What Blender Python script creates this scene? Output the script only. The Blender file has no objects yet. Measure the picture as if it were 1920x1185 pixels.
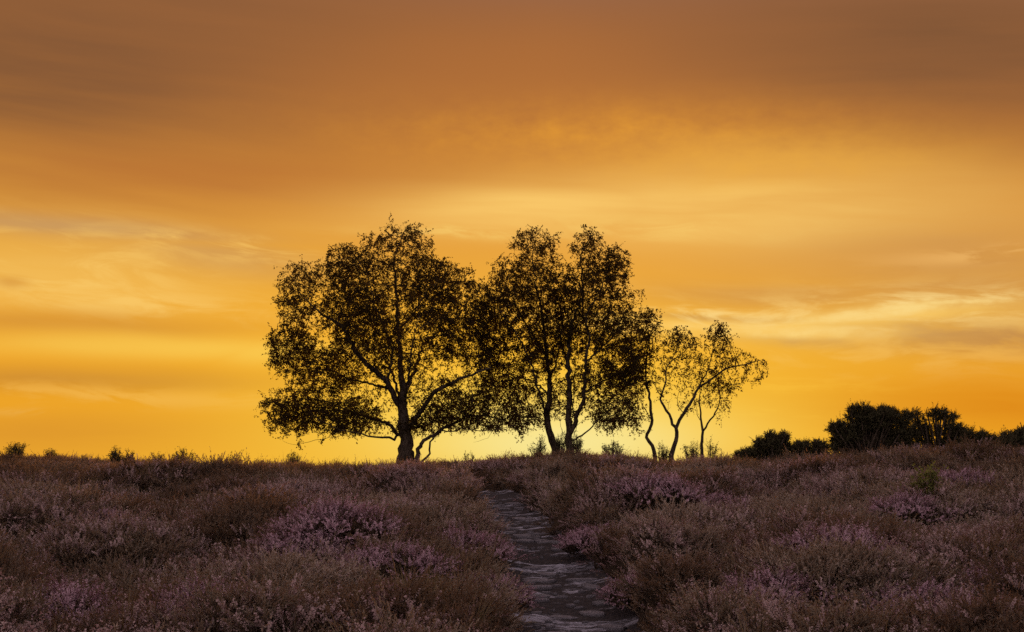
import bpy, math, random
import numpy as np
from mathutils import Vector

# ------------------------------------------------------------------ camera
random.seed(7)
RNG = np.random.default_rng(7)
SC = bpy.context.scene
COL = SC.collection
EYE = 1.85                      # metres above the foot of the path
FPX = 1920 * 50 / 36.0          # focal length in photo pixels (50 mm on 36 mm)
HORIZON = 880.0
PITCH = math.atan((HORIZON - 592.5) / FPX)

cam_data = bpy.data.cameras.new('camera')
cam_data.lens = 50; cam_data.sensor_width = 36; cam_data.sensor_fit = 'HORIZONTAL'
cam_data.clip_start = 0.1; cam_data.clip_end = 20000
cam = bpy.data.objects.new('camera', cam_data)
cam.location = (0, 0, EYE)
cam.rotation_euler = (math.pi / 2 + PITCH, 0, 0)
COL.objects.link(cam)
SC.camera = cam


def ray(px, py):
    a, b = (px - 960.0) / FPX, (592.5 - py) / FPX
    c, s = math.cos(PITCH), math.sin(PITCH)
    return np.stack(np.broadcast_arrays(a, c - b * s, s + b * c), -1)


def at(px, py, d):
    """world point at forward distance d that stands behind a photo position"""
    v = ray(np.asarray(px, float), np.asarray(py, float))
    k = np.asarray(d, float) / v[..., 1]
    return v * k[..., None] + np.array([0, 0, EYE])


def azel(px, py):
    v = ray(float(px), float(py)); v = v / np.linalg.norm(v)
    return math.atan2(v[0], v[1]), math.asin(v[2])


def lin(r, g, b):
    f = lambda c: (c / 255 / 12.92) if c <= 10.3 else ((c / 255 + .055) / 1.055) ** 2.4
    return (f(r), f(g), f(b), 1.0)

# ------------------------------------------------------------------ exposure
SC.view_settings.view_transform = 'Standard'
SC.view_settings.look = 'None'
SC.view_settings.exposure = 0.0
SC.view_settings.gamma = 1.0
SC.view_settings.use_curve_mapping = False
SC.cycles.max_bounces = 4
SC.cycles.diffuse_bounces = 2
SC.cycles.glossy_bounces = 2
SC.cycles.transmission_bounces = 3
SC.cycles.use_denoising = False
SC.cycles.use_adaptive_sampling = True
SC.cycles.adaptive_threshold = 0.02

# ------------------------------------------------------------------ node maths
class E:
    """a socket (or number) that can be added, multiplied ... as shader maths"""
    nt = None
    def __init__(s, v): s.v = v
    @staticmethod
    def op(name, *a, clamp=False):
        n = E.nt.nodes.new('ShaderNodeMath'); n.operation = name; n.use_clamp = clamp
        for i, x in enumerate(a):
            x = x.v if isinstance(x, E) else x
            if isinstance(x, (int, float)): n.inputs[i].default_value = x
            else: E.nt.links.new(x, n.inputs[i])
        return E(n.outputs[0])
    def __add__(s, o): return E.op('ADD', s, o)
    __radd__ = __add__
    def __sub__(s, o): return E.op('SUBTRACT', s, o)
    def __rsub__(s, o): return E.op('SUBTRACT', o, s)
    def __mul__(s, o): return E.op('MULTIPLY', s, o)
    __rmul__ = __mul__
    def __truediv__(s, o): return E.op('DIVIDE', s, o)
    def pw(s, o): return E.op('POWER', s, o)
    def clamp(s): return E.op('ADD', s, 0.0, clamp=True)


def sstep(x, a, b):
    n = E.nt.nodes.new('ShaderNodeMapRange'); n.interpolation_type = 'SMOOTHSTEP'
    E.nt.links.new(x.v, n.inputs[0])
    n.inputs[1].default_value = a; n.inputs[2].default_value = b
    return E(n.outputs[0])


def gauss(x):
    return E.op('EXPONENT', x * x * -1.0)


def combine(x, y, z=0.0):
    n = E.nt.nodes.new('ShaderNodeCombineXYZ')
    for i, q in enumerate((x, y, z)):
        q = q.v if isinstance(q, E) else q
        if isinstance(q, (int, float)): n.inputs[i].default_value = q
        else: E.nt.links.new(q, n.inputs[i])
    return n.outputs[0]


def noise(vec, scale, detail=5.0, rough=0.55, dist=0.0):
    n = E.nt.nodes.new('ShaderNodeTexNoise'); n.noise_dimensions = '3D'
    E.nt.links.new(vec, n.inputs['Vector'])
    n.inputs['Scale'].default_value = scale; n.inputs['Detail'].default_value = detail
    n.inputs['Roughness'].default_value = rough; n.inputs['Distortion'].default_value = dist
    return E(n.outputs[0])


def mixc(fac, a, b, blend='MIX'):
    n = E.nt.nodes.new('ShaderNodeMix'); n.data_type = 'RGBA'; n.blend_type = blend
    n.clamp_factor = True
    for i, q in ((0, fac), (6, a), (7, b)):
        q = q.v if isinstance(q, E) else q
        if isinstance(q, (int, float, tuple)): n.inputs[i].default_value = q
        else: E.nt.links.new(q, n.inputs[i])
    return n.outputs[2]


def ramp(x, stops):
    n = E.nt.nodes.new('ShaderNodeValToRGB'); cr = n.color_ramp
    cr.interpolation = 'B_SPLINE' if len(stops) > 6 else 'LINEAR'
    while len(cr.elements) < len(stops): cr.elements.new(0.5)
    for e, (p, c) in zip(cr.elements, stops): e.position = p; e.color = c
    E.nt.links.new(x.v, n.inputs[0])
    return n.outputs[0]

# ------------------------------------------------------------------ sky
SUN_AZ, SUN_EL = azel(1060, 815)
SUN_EL = max(SUN_EL, math.radians(1.6))
world = bpy.data.worlds.new('World'); SC.world = world
world.use_nodes = True
world.cycles.sampling_method = 'MANUAL'; world.cycles.sample_map_resolution = 512
W = world.node_tree; W.nodes.clear(); E.nt = W
tc = W.nodes.new('ShaderNodeTexCoord')
sep = W.nodes.new('ShaderNodeSeparateXYZ'); W.links.new(tc.outputs['Generated'], sep.inputs[0])
dx, dy, dz = (E(sep.outputs[i]) for i in range(3))
AZ = E.op('ARCTAN2', dx, dy)
EL = E.op('ARCSINE', E.op('MINIMUM', E.op('MAXIMUM', dz, -1.0), 1.0))

# thin streaked veil: warped, stretched noise in direction space
wv = combine(AZ * 2.2, EL * 6.0, 0.3)
w1 = noise(wv, 1.6, 2) - 0.5
w2 = noise(combine(AZ * 2.2, EL * 6.0, 7.7), 1.6, 2) - 0.5
azw = AZ + w1 * 0.06
elw = EL + AZ * 0.05 + w2 * 0.028
streak = noise(combine(azw * 1.6, elw * 17.0, 1.1), 2.2, 4, 0.52) - 0.5
wisp = noise(combine(azw * 4.0, elw * 24.0, 4.2), 3.2, 6, 0.62, 0.3) - 0.5
puff = noise(combine(AZ * 10.0, EL * 18.0, 9.0), 4.5, 3, 0.6) - 0.5
soft = noise(combine(azw * 1.2, elw * 4.0, 2.5), 2.0, 1) - 0.5
cir = noise(combine(azw * 7.0, (EL + AZ * 0.085 + w2 * 0.045 + w1 * 0.02) * 34.0, 5.5), 2.1, 7, 0.60, 0.55)
CIRRUS = sstep(cir, .40, .66)
CIRRUS_FINE = sstep(cir + puff * 0.22, .45, .62)

elr = (elw + streak * 0.014 + soft * 0.045) / 1.6
K = 1 / 1.6
sunny = ramp(elr, [(0.0, lin(250, 180, 50)), (.030 * K, lin(249, 170, 36)), (.070 * K, lin(248, 172, 42)),
                   (.115 * K, lin(240, 174, 60)), (.165 * K, lin(232, 160, 62)), (.205 * K, lin(216, 142, 54)),
                   (.240 * K, lin(194, 122, 54)), (.275 * K, lin(172, 108, 56)), (.33 * K, lin(152, 98, 62)),
                   (.55 * K, lin(150, 116, 104)), (1.0, lin(178, 162, 168))])
far = ramp(elr, [(0.0, lin(204, 180, 170)), (.25, lin(198, 176, 176)), (1.0, lin(178, 162, 168))])
turn = sstep(E.op('COSINE', AZ - SUN_AZ), 0.86, -0.35)
colr = mixc(turn, sunny, far)


SKYV = combine(azw, EL + w2 * 0.02)
SKYV0 = combine(AZ, EL)


def blob(px, py, rx, ry, tilt=0.0, vec=None):
    """soft elliptical patch of sky round one direction"""
    a0, e0 = azel(px, py)
    n = W.nodes.new('ShaderNodeMapping'); n.vector_type = 'TEXTURE'
    n.inputs['Location'].default_value = (a0, e0, 0)
    n.inputs['Rotation'].default_value = (0, 0, -tilt)
    n.inputs['Scale'].default_value = (rx / FPX, ry / FPX, 1)
    W.links.new(vec or SKYV, n.inputs['Vector'])
    q = W.nodes.new('ShaderNodeVectorMath'); q.operation = 'DOT_PRODUCT'
    W.links.new(n.outputs[0], q.inputs[0]); W.links.new(n.outputs[0], q.inputs[1])
    return E.op('POWER', math.exp(-1), E(q.outputs['Value']))

MOD = {}
def modul(wisps, streaks, puffs):
    key = (wisps, streaks, puffs)
    if key not in MOD:
        m = None
        for f, t in ((wisps, wisp), (streaks, streak), (puffs, puff)):
            if f: m = E.op('MULTIPLY_ADD', t, 2.0 * f, 1.0 if m is None else m)
        MOD[key] = m
    return MOD[key]

# cloud banks: (colour, opacity, blobs, sharpness of the wisps inside)
def layer(colour, opacity, blobs, wisps=0.0, streaks=0.0, puffs=0.0, tex=None):
    global colr
    m = None
    for b in blobs:
        q = blob(*b)
        m = q if m is None else E.op('MAXIMUM', m, q)
    q = modul(wisps, streaks, puffs)
    if q is not None: m = m * q
    if tex is not None: m = m * tex
    colr = mixc(m * opacity, colr, colour)

layer(lin(130, 86, 54), .95, [(100, 110, 560, 190, -.05), (1800, 100, 480, 140, .10)], streaks=.6)
layer(lin(182, 112, 54), .55, [(880, 140, 380, 100, -.06)], streaks=.5)
layer(lin(190, 116, 52), .70, [(330, 330, 430, 62, -.02)], streaks=.9)
layer(lin(222, 148, 52), .60, [(1130, 255, 420, 60, .03)], puffs=1.3, streaks=.6)
layer(lin(255, 206, 110), .95, [(1400, 392, 430, 72, .03), (1060, 395, 330, 50, .0)], streaks=1.0)
layer(lin(240, 174, 66), .6, [(1450, 310, 330, 50, .02)], streaks=.6, puffs=.5)
layer(lin(255, 216, 118), .55, [(1250, 430, 260, 22, .02), (900, 440, 200, 12, .03)], streaks=1.2, tex=CIRRUS)
layer(lin(206, 148, 82), .75, [(1800, 520, 330, 100, .02), (1500, 545, 240, 26, .03)], streaks=.9)
layer(lin(204, 152, 92), .75, [(80, 430, 330, 26, .02), (430, 496, 200, 28, .04)], streaks=1.2)
layer(lin(255, 204, 106), .95, [(90, 510, 260, 70, .03), (430, 470, 190, 26, .05), (240, 575, 260, 34, .06)], tex=CIRRUS)
layer(lin(255, 206, 108), .55, [(90, 520, 260, 60, .03)], streaks=.8)
layer(lin(216, 146, 54), .70, [(130, 612, 330, 24, .02), (20, 535, 34, 10)], streaks=.9)
layer(lin(255, 206, 86), .80, [(330, 655, 330, 22, .01), (490, 665, 100, 26)], streaks=.5)
layer(lin(208, 142, 54), .80, [(180, 712, 420, 26, .015)], streaks=.7)
layer(lin(250, 188, 84), .80, [(250, 745, 380, 18, .045), (40, 768, 90, 8, .02)], tex=CIRRUS_FINE)
layer(lin(224, 150, 46), .85, [(100, 810, 430, 50)], streaks=.5)
# right-hand cirrus
layer(lin(255, 204, 100), .90, [(1460, 612, 300, 26, .05), (1650, 596, 220, 22, -.02)], streaks=.8, puffs=.6)
layer(lin(255, 212, 124), .98, [(1440, 600, 330, 46, .05), (1680, 606, 280, 54, .04)], tex=CIRRUS)
layer(lin(198, 144, 82), .85, [(1830, 640, 230, 28, .10), (1540, 636, 130, 11, .10), (1380, 590, 120, 8, .05)], wisps=1.3, puffs=.9)
layer(lin(255, 222, 146), .95, [(1700, 580, 230, 26, -.02), (1360, 585, 180, 16, .06)], tex=CIRRUS_FINE)
layer(lin(255, 220, 138), .90, [(1490, 616, 170, 13, .06), (1650, 586, 170, 12, -.05), (1800, 571, 80, 5, .02)], puffs=1.2, wisps=1.0)
layer(lin(240, 182, 102), .80, [(1850, 482, 160, 14, .0)], tex=CIRRUS_FINE)
layer(lin(248, 190, 92), .85, [(1700, 672, 360, 34, .06)], tex=CIRRUS)
layer(lin(226, 136, 24), .95, [(1740, 760, 430, 70, .02)], streaks=.8)
layer(lin(252, 184, 58), .65, [(1440, 715, 170, 16, .04), (1420, 768, 130, 10, .03)], tex=CIRRUS_FINE)
# glow round the hidden sun
glow = blob(1040, 800, 600, 190, 0, SKYV0)
core = blob(1020, 805, 400, 110, 0, SKYV0)
heart = blob(1060, 830, 240, 60, 0, SKYV0)
colr = mixc(glow * .75, colr, lin(255, 196, 46))
colr = mixc(core * .92, colr, lin(255, 220, 88))
colr = mixc(heart * .85, colr, lin(255, 240, 160))

nish = W.nodes.new('ShaderNodeTexSky'); nish.sky_type = 'NISHITA'; nish.sun_disc = False
nish.sun_elevation = SUN_EL; nish.sun_rotation = SUN_AZ
nish.altitude = 50; nish.air_density = 1.4; nish.dust_density = 4.0; nish.ozone_density = 1.0
bg1 = W.nodes.new('ShaderNodeBackground'); bg1.inputs[1].default_value = 0.06
W.links.new(nish.outputs[0], bg1.inputs[0])
bg2 = W.nodes.new('ShaderNodeBackground'); bg2.inputs[1].default_value = 1.0
W.links.new(colr, bg2.inputs[0])
mx = W.nodes.new('ShaderNodeMixShader'); mx.inputs[0].default_value = 0.93
W.links.new(bg1.outputs[0], mx.inputs[1]); W.links.new(bg2.outputs[0], mx.inputs[2])
wo = W.nodes.new('ShaderNodeOutputWorld'); W.links.new(mx.outputs[0], wo.inputs[0])

sun_data = bpy.data.lights.new('sun', 'SUN')
sun_data.energy = 4.0; sun_data.angle = math.radians(3.0); sun_data.color = (1.0, .55, .18)
sun = bpy.data.objects.new('sun', sun_data)
sdir = Vector((math.sin(SUN_AZ) * math.cos(SUN_EL), math.cos(SUN_AZ) * math.cos(SUN_EL), math.sin(SUN_EL)))
sun.rotation_euler = (-sdir).to_track_quat('-Z', 'Y').to_euler()
sun.location = (0, 60, 30)
COL.objects.link(sun)

# ------------------------------------------------------------------ materials
def new_mat(name):
    m = bpy.data.materials.new(name); m.use_nodes = True
    m.node_tree.nodes.clear(); E.nt = m.node_tree
    return m


def out_shader(sh):
    o = E.nt.nodes.new('ShaderNodeOutputMaterial'); E.nt.links.new(sh, o.inputs[0])


def principled(col, rough=.85, spec=.2, bump=None, bstr=.4, bdist=.02):
    p = E.nt.nodes.new('ShaderNodeBsdfPrincipled')
    if isinstance(col, tuple): p.inputs['Base Color'].default_value = col
    else: E.nt.links.new(col, p.inputs['Base Color'])
    if isinstance(rough, E): E.nt.links.new(rough.v, p.inputs['Roughness'])
    else: p.inputs['Roughness'].default_value = rough
    p.inputs['Specular IOR Level'].default_value = spec
    if bump is not None:
        b = E.nt.nodes.new('ShaderNodeBump'); b.inputs['Strength'].default_value = bstr
        b.inputs['Distance'].default_value = bdist
        E.nt.links.new(bump.v, b.inputs['Height']); E.nt.links.new(b.outputs[0], p.inputs['Normal'])
    return p.outputs[0]


def objco():
    return E.nt.nodes.new('ShaderNodeTexCoord').outputs['Object']


def island():
    return E(E.nt.nodes.new('ShaderNodeNewGeometry').outputs['Random Per Island'])


def leafy(col, trans_col, t=.35, rough=.7):
    d = E.nt.nodes.new('ShaderNodeBsdfDiffuse'); tr = E.nt.nodes.new('ShaderNodeBsdfTranslucent')
    for n, c in ((d, col), (tr, trans_col)):
        if isinstance(c, tuple): n.inputs[0].default_value = c
        else: E.nt.links.new(c, n.inputs[0])
    m = E.nt.nodes.new('ShaderNodeMixShader'); m.inputs[0].default_value = t
    E.nt.links.new(d.outputs[0], m.inputs[1]); E.nt.links.new(tr.outputs[0], m.inputs[2])
    return m.outputs[0]


def instancer(name):
    n = E.nt.nodes.new('ShaderNodeAttribute'); n.attribute_type = 'INSTANCER'; n.attribute_name = name
    return E(n.outputs['Fac'])

MAT = {}
m = MAT['bark'] = new_mat('birch_bark')
oc = objco()
sx = E.nt.nodes.new('ShaderNodeMapping'); sx.inputs['Scale'].default_value = (9, 9, 2.2)
E.nt.links.new(oc, sx.inputs[0])
n1 = noise(sx.outputs[0], 2.5, 6, .65, .4); n2 = noise(oc, 14, 4)
c = mixc(sstep(n1, .38, .62), (.030, .022, .017, 1), (.12, .092, .070, 1))
c = mixc(sstep(n2, .5, .75) * .6, c, (.06, .05, .03, 1))
out_shader(principled(c, .9, .15, n1 + n2 * .5, .9, .03))

m = MAT['leaf'] = new_mat('birch_leaf')
r = island()
c = mixc(r, (.028, .026, .011, 1), (.055, .038, .014, 1))
t = mixc(r, (.11, .07, .016, 1), (.24, .11, .02, 1))
out_shader(leafy(c, t, .24))

m = MAT['gorse'] = new_mat('gorse_spines')
r = island()
out_shader(leafy(mixc(r, (.060, .062, .034, 1), (.11, .095, .055, 1)), (.09, .07, .025, 1), .12))

m = MAT['heather_leaf'] = new_mat('heather_leaf')
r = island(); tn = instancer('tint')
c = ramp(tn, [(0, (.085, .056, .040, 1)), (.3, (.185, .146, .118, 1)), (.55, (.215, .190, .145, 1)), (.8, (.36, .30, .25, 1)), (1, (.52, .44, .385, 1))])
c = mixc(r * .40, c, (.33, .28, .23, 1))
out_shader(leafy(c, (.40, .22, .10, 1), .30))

m = MAT['heather_flower'] = new_mat('heather_flower')
r = island(); tn = instancer('tint')
c = mixc(tn, (.46, .32, .345, 1), (.64, .49, .51, 1))
c = mixc(r * .8, c, (.46, .37, .34, 1))
out_shader(leafy(c, (.45, .22, .24, 1), .22))

m = MAT['clump_leaf'] = new_mat('heather_clump_leaf')
r = island()
out_shader(leafy(mixc(r, (.13, .10, .072, 1), (.25, .19, .14, 1)), (.22, .12, .05, 1), .22))
m = MAT['clump_flower'] = new_mat('heather_clump_flower')
r = island()
out_shader(leafy(mixc(r, (.50, .32, .42, 1), (.68, .50, .58, 1)), (.40, .16, .22, 1), .22))

m = MAT['woody'] = new_mat('heather_wood')
out_shader(principled(mixc(island(), (.045, .032, .025, 1), (.11, .08, .06, 1)), .9, .1))

m = MAT['grass'] = new_mat('moor_grass')
r = island(); tn = instancer('tint')
c = mixc(tn, (.20, .16, .095, 1), (.36, .27, .165, 1))
c = mixc(r * .5, c, (.22, .20, .10, 1))
out_shader(leafy(c, (.30, .17, .06, 1), .30))

m = MAT['seedling'] = new_mat('green_leaf')
r = island()
out_shader(leafy(mixc(r, (.16, .19, .06, 1), (.26, .25, .09, 1)), (.16, .16, .04, 1), .3))

m = MAT['deadwood'] = new_mat('bleached_wood')
out_shader(principled(mixc(noise(objco(), 30, 4), (.20, .17, .15, 1), (.34, .30, .27, 1)), .9, .1))

m = MAT['ground'] = new_mat('peat_ground')
oc = objco(); n1 = noise(oc, 1.1, 6, .6); n2 = noise(oc, 18, 6, .65)
c = mixc(sstep(n1, .35, .65), (.035, .024, .017, 1), (.070, .050, .034, 1))
c = mixc(sstep(n2, .52, .72) * .7, c, (.10, .075, .052, 1))
out_shader(principled(c, .95, .1, n2, .8, .04))

m = MAT['path'] = new_mat('trodden_peat_and_sand')
oc = objco()
mp = E.nt.nodes.new('ShaderNodeMapping'); mp.inputs['Scale'].default_value = (.55, 1.25, 1.0)
E.nt.links.new(oc, mp.inputs[0])
n1 = noise(mp.outputs[0], 2.1, 9, .60, .8); n2 = noise(oc, 30, 6, .7); n3 = noise(mp.outputs[0], 9, 7, .65, .6); n4 = noise(oc, 70, 3)
c = mixc(sstep(n1 + n2 * .22, .635, .74), (.030, .026, .030, 1), (.52, .52, .64, 1))
c = mixc(sstep(n3, .46, .62) * .80, c, (.034, .030, .036, 1))
c = mixc(sstep(n2, .48, .72) * .35, c, (.30, .27, .29, 1))
c = mixc(sstep(n4, .60, .70) * .6, c, (.030, .025, .025, 1))
out_shader(principled(c, .80, .3, n2 * .5 + n3 + n4 * .25, 1.0, .05))

m = MAT['stone'] = new_mat('pale_worn_stone')
oc = objco(); n1 = noise(oc, 9, 6, .65); n2 = noise(oc, 45, 4)
c = mixc(sstep(n1, .38, .66), (.14, .13, .15, 1), (.34, .32, .37, 1))
c = mixc(sstep(n2, .55, .7) * .6, c, (.10, .085, .08, 1))
out_shader(principled(c, .75, .3, n1 + n2 * .4, .8, .02))

# ------------------------------------------------------------------ mesh helpers
def mesh_np(name, V, F, mat, smooth=False, mats=None, fmat=None):
    """V (n,3); F (m,k) with k = 3 or 4, or a list of such arrays"""
    me = bpy.data.meshes.new(name)
    Fs = F if isinstance(F, list) else [F]
    Fs = [np.asarray(f, np.int32) for f in Fs if len(f)]
    idx = np.concatenate([f.ravel() for f in Fs])
    tot = np.concatenate([np.full(len(f), f.shape[1], np.int32) for f in Fs])
    start = np.concatenate([[0], np.cumsum(tot)[:-1]]).astype(np.int32)
    me.vertices.add(len(V)); me.vertices.foreach_set('co', np.asarray(V, np.float32).ravel())
    me.loops.add(len(idx)); me.loops.foreach_set('vertex_index', idx)
    me.polygons.add(len(tot)); me.polygons.foreach_set('loop_start', start)
    me.polygons.foreach_set('loop_total', tot)
    for mm in (mats or [mat]): me.materials.append(mm)
    if fmat is not None: me.polygons.foreach_set('material_index', np.asarray(fmat, np.int32))
    if smooth: me.polygons.foreach_set('use_smooth', np.ones(len(tot), bool))
    me.update(calc_edges=True); me.validate()
    return me


def obj(name, me, parent=None, **props):
    o = bpy.data.objects.new(name, me); COL.objects.link(o)
    if parent is not None: o.parent = parent
    for k, v in props.items(): o[k] = v
    return o


def thing(name, loc, label, category, group=None):
    o = bpy.data.objects.new(name, None); COL.objects.link(o); o.location = loc
    o.empty_display_size = .3
    o['label'] = label; o['category'] = category
    if group: o['group'] = group
    return o

# ------------------------------------------------------------------ value noise
def hsh(i, j, s):
    n = (i.astype(np.int64) * 374761393 + j.astype(np.int64) * 668265263 + s * 974711) & 0x7fffffff
    n = ((n ^ (n >> 13)) * 1274126177) & 0x7fffffff
    n = ((n ^ (n >> 15)) * 2246822519) & 0x7fffffff
    return ((n ^ (n >> 14)) & 0xffff) / 65535.0


def vn(x, y, s=0):
    x = np.asarray(x, float); y = np.asarray(y, float)
    i = np.floor(x); j = np.floor(y); u = x - i; v = y - j
    u = u * u * (3 - 2 * u); v = v * v * (3 - 2 * v)
    a = hsh(i, j, s); b = hsh(i + 1, j, s); c = hsh(i, j + 1, s); d = hsh(i + 1, j + 1, s)
    return (a * (1 - u) + b * u) * (1 - v) + (c * (1 - u) + d * u) * v


def fbm(x, y, s=0, o=4):
    t = 0; a = .5
    for k in range(o):
        t = t + a * vn(x * 2 ** k, y * 2 ** k, s + k * 17); a *= .5
    return t


def smooth01(t):
    t = np.clip(t, 0, 1); return t * t * (3 - 2 * t)


def spl(x, xs, ys):
    """monotone-ish smooth interpolation (linear, softened by averaging)"""
    w = .6
    return sum(np.interp(x + o * w, xs, ys) for o in (-1.5, -1, -.5, 0, .5, 1, 1.5)) / 7

# ------------------------------------------------------------------ terrain
PD = [-40, 0, 5, 10.8, 14, 18, 22, 25, 27, 29.5, 32, 36, 44]
PX = [.3, .45, .5, .526, .44, .115, -.11, -.32, -.55, -1.5, -2.8, -4.8, -9]
path_x = lambda d: spl(np.asarray(d, float), PD, PX)
RIDGE = 35.0
SPX = np.array([-600, 0, 100, 250, 400, 560, 650, 760, 880, 960, 1040, 1100, 1200, 1300, 1380, 1450, 1540, 1650, 1750, 1850, 1920, 2500])
SPY = np.array([846, 850, 853, 859, 864, 861, 867, 867, 862, 854, 846, 845, 857, 860, 857, 851, 847, 842, 834, 823, 816, 806])
RX = (SPX - 960) / FPX * RIDGE
RZ = -.05 + np.array([2.02, 1.90, 1.89, 1.75, 1.66, 1.80, 1.61, 1.545, 1.564, 1.69, 1.83, 1.91, 1.653, 1.65, 1.64, 1.80, 1.79, 1.80, 1.66, 1.93, 2.40, 2.52])
BD = [-3000, -60, 0, 10, 18, 26, 30, 34, 60]
BZ = [-8, -1.6, .02, .62, 1.08, 1.38, 1.43, 1.48, 1.5]


def terrain(x, d):
    x = np.asarray(x, float); d = np.asarray(d, float)
    base = spl(d, BD, BZ)
    rz = spl(x, RX, RZ)
    t = smooth01((d - 20) / (RIDGE - 20))
    z = base * (1 - t) + rz * t
    # right shoulder of the heath comes forward
    z = z + .35 * smooth01((x - 4) / 6) * smooth01((d - 8) / 14) * (1 - smooth01((d - 24) / 11))
    # hollow on the left
    z = z - .30 * np.exp(-((x + 7.6) / 3.2) ** 2 - ((d - 20.0) / 2.2) ** 2)
    over = np.clip(d - 41, 0, None)
    z = z - np.minimum(.006 * over ** 2, 3 + .02 * np.minimum(over, 300))
    side = np.clip(np.abs(x) - 30, 0, None)
    z = z - np.minimum(.002 * side ** 2, 3)
    z = z + (fbm(x * .35, d * .35, 5) - .47) * .20 * smooth01((45 - d) / 8)
    z = z + (fbm(x * .62 + 9, d * .62, 25, 2) - .38) * .40 * smooth01((23 - d) / 5) * smooth01((np.abs(x - path_x(d)) - .5) / 1.2)
    z = z - .13 * smooth01((-x - 2) / 3) * smooth01((d - 21) / 3)
    return z


def path_mask(x, d):
    """1 on the path, 0 outside"""
    w = .45 + .10 * (vn(d * .8, d * 0, 3) - .5)
    e = np.abs(x - path_x(d) + .10 * (vn(d * 1.7, x * 0, 8) - .5))
    return 1 - smooth01((e - w) / .30)

# every heather bush on the moor has a centre, a size and a kind
CELL = 1.05
def bushes(x, d):
    """height of bush canopy above the soil, id hashes of the bush that rules there"""
    x = np.asarray(x, float); d = np.asarray(d, float)
    wx = x + .25 * (vn(x * 1.9, d * 1.9, 31) - .5); wd = d + .25 * (vn(x * 1.9, d * 1.9, 32) - .5)
    ci = np.floor(wx / CELL); cj = np.floor(wd / CELL)
    best = np.full(x.shape, -1.0); kind = np.zeros(x.shape); kx = np.zeros(x.shape); kd = np.zeros(x.shape)
    for a in (-1, 0, 1):
        for b in (-1, 0, 1):
            i = ci + a; j = cj + b
            bx = (i + .15 + .7 * hsh(i, j, 41)) * CELL; bd = (j + .15 + .7 * hsh(i, j, 42)) * CELL
            rb = CELL * (.55 + .55 * hsh(i, j, 43)); hb = .10 + .56 * hsh(i, j, 44) ** 1.5
            q = ((wx - bx) ** 2 + (wd - bd) ** 2) / rb ** 2
            h = hb * (1 - q)
            sel = h > best
            best = np.where(sel, h, best); kind = np.where(sel, hsh(i, j, 45), kind)
            kx = np.where(sel, bx, kx); kd = np.where(sel, bd, kd)
    h = np.clip(best, 0, None)
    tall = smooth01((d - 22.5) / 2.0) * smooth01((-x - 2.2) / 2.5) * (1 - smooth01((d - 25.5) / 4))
    low = np.exp(-((x + 7.0) / 3.6) ** 2 - ((d - 20.0) / 1.9) ** 2)
    h = h * (1 - .75 * low) + .14 * tall
    h = h * (1 - .45 * smooth01((d - 21) / 7))
    return h, kind, kx, kd, tall, low


def soil(x, d):
    h = bushes(x, d)[0]
    pm = path_mask(x, d)
    return terrain(x, d) + h * .85 * (1 - pm) - .14 * pm


def path_z(x, d):
    return terrain(path_x(d), d) - .06 + 0 * np.asarray(x)

# one sheet of ground out to the horizon
gx = np.concatenate([-np.geomspace(4000, 21, 22), np.arange(-20, 20.01, .14), np.geomspace(21, 4000, 22)])
gd = np.concatenate([-np.geomspace(3000, 3, 18), np.arange(0, 4.9, .4), np.arange(5, 44, .13), np.geomspace(44.3, 5000, 34)])
GX, GD = np.meshgrid(gx, gd)
near = (np.abs(GX) < 24) & (GD > 3) & (GD < 50)
GZ = np.where(near, soil(GX, GD), terrain(GX, GD))
nx_, nd_ = len(gx), len(gd)
ii = np.arange(nd_ - 1)[:, None] * nx_ + np.arange(nx_ - 1)[None]
F = np.stack([ii, ii + 1, ii + 1 + nx_, ii + nx_], -1).reshape(-1, 4)
ground = obj('ground', mesh_np('ground', np.stack([GX, GD, GZ], -1).reshape(-1, 3), F, MAT['ground'], True), kind='structure')

# trodden path
ps = np.arange(3.0, 31.5, .035); pw_ = np.linspace(-.55, .55, 37)
PDm, PWm = np.meshgrid(ps, pw_, indexing='ij')
PXm = path_x(PDm) + PWm
rut = -.035 * np.exp(-(PWm / .28) ** 2)
rough_ = (fbm(PXm * 2.4, PDm * 2.4, 61, 5) - .48) * .05 + (fbm(PXm * 16, PDm * 16, 62, 4) - .46) * .030
PZm = path_z(PXm, PDm) + rut + rough_ + .03 * smooth01((np.abs(PWm) - .36) / .2)
n0, n1_ = PDm.shape
ii = np.arange(n0 - 1)[:, None] * n1_ + np.arange(n1_ - 1)[None]
F = np.stack([ii, ii + 1, ii + 1 + n1_, ii + n1_], -1).reshape(-1, 4)
path = obj('path', mesh_np('path', np.stack([PXm, PDm, PZm], -1).reshape(-1, 3), F, MAT['path'], True), kind='structure')


def slab_mesh(k):
    r_ = np.random.default_rng(900 + k)
    n = 12; a = np.linspace(0, 2 * math.pi, n, endpoint=False) + r_.normal(0, .1, n)
    rad = 1 + r_.normal(0, .14, n)
    P = np.stack([np.cos(a) * rad, np.sin(a) * rad * .62], -1)
    rings = []
    for s, z in ((1.0, -.5), (1.04, .25), (.95, .55), (.55, .66)):
        rings.append(np.concatenate([P * s, (z + r_.normal(0, .06, (n, 1)))], 1))
    V = np.concatenate(rings + [np.array([[0, 0, .68]])])
    Q = []
    for q in range(3):
        for i in range(n):
            j = (i + 1) % n; Q.append((q * n + i, q * n + j, (q + 1) * n + j, (q + 1) * n + i))
    T = [(3 * n + i, 3 * n + (i + 1) % n, 4 * n) for i in range(n)]
    return mesh_np('path_stone', V, [np.array(Q), np.array(T)], MAT['stone'], True)

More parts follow.
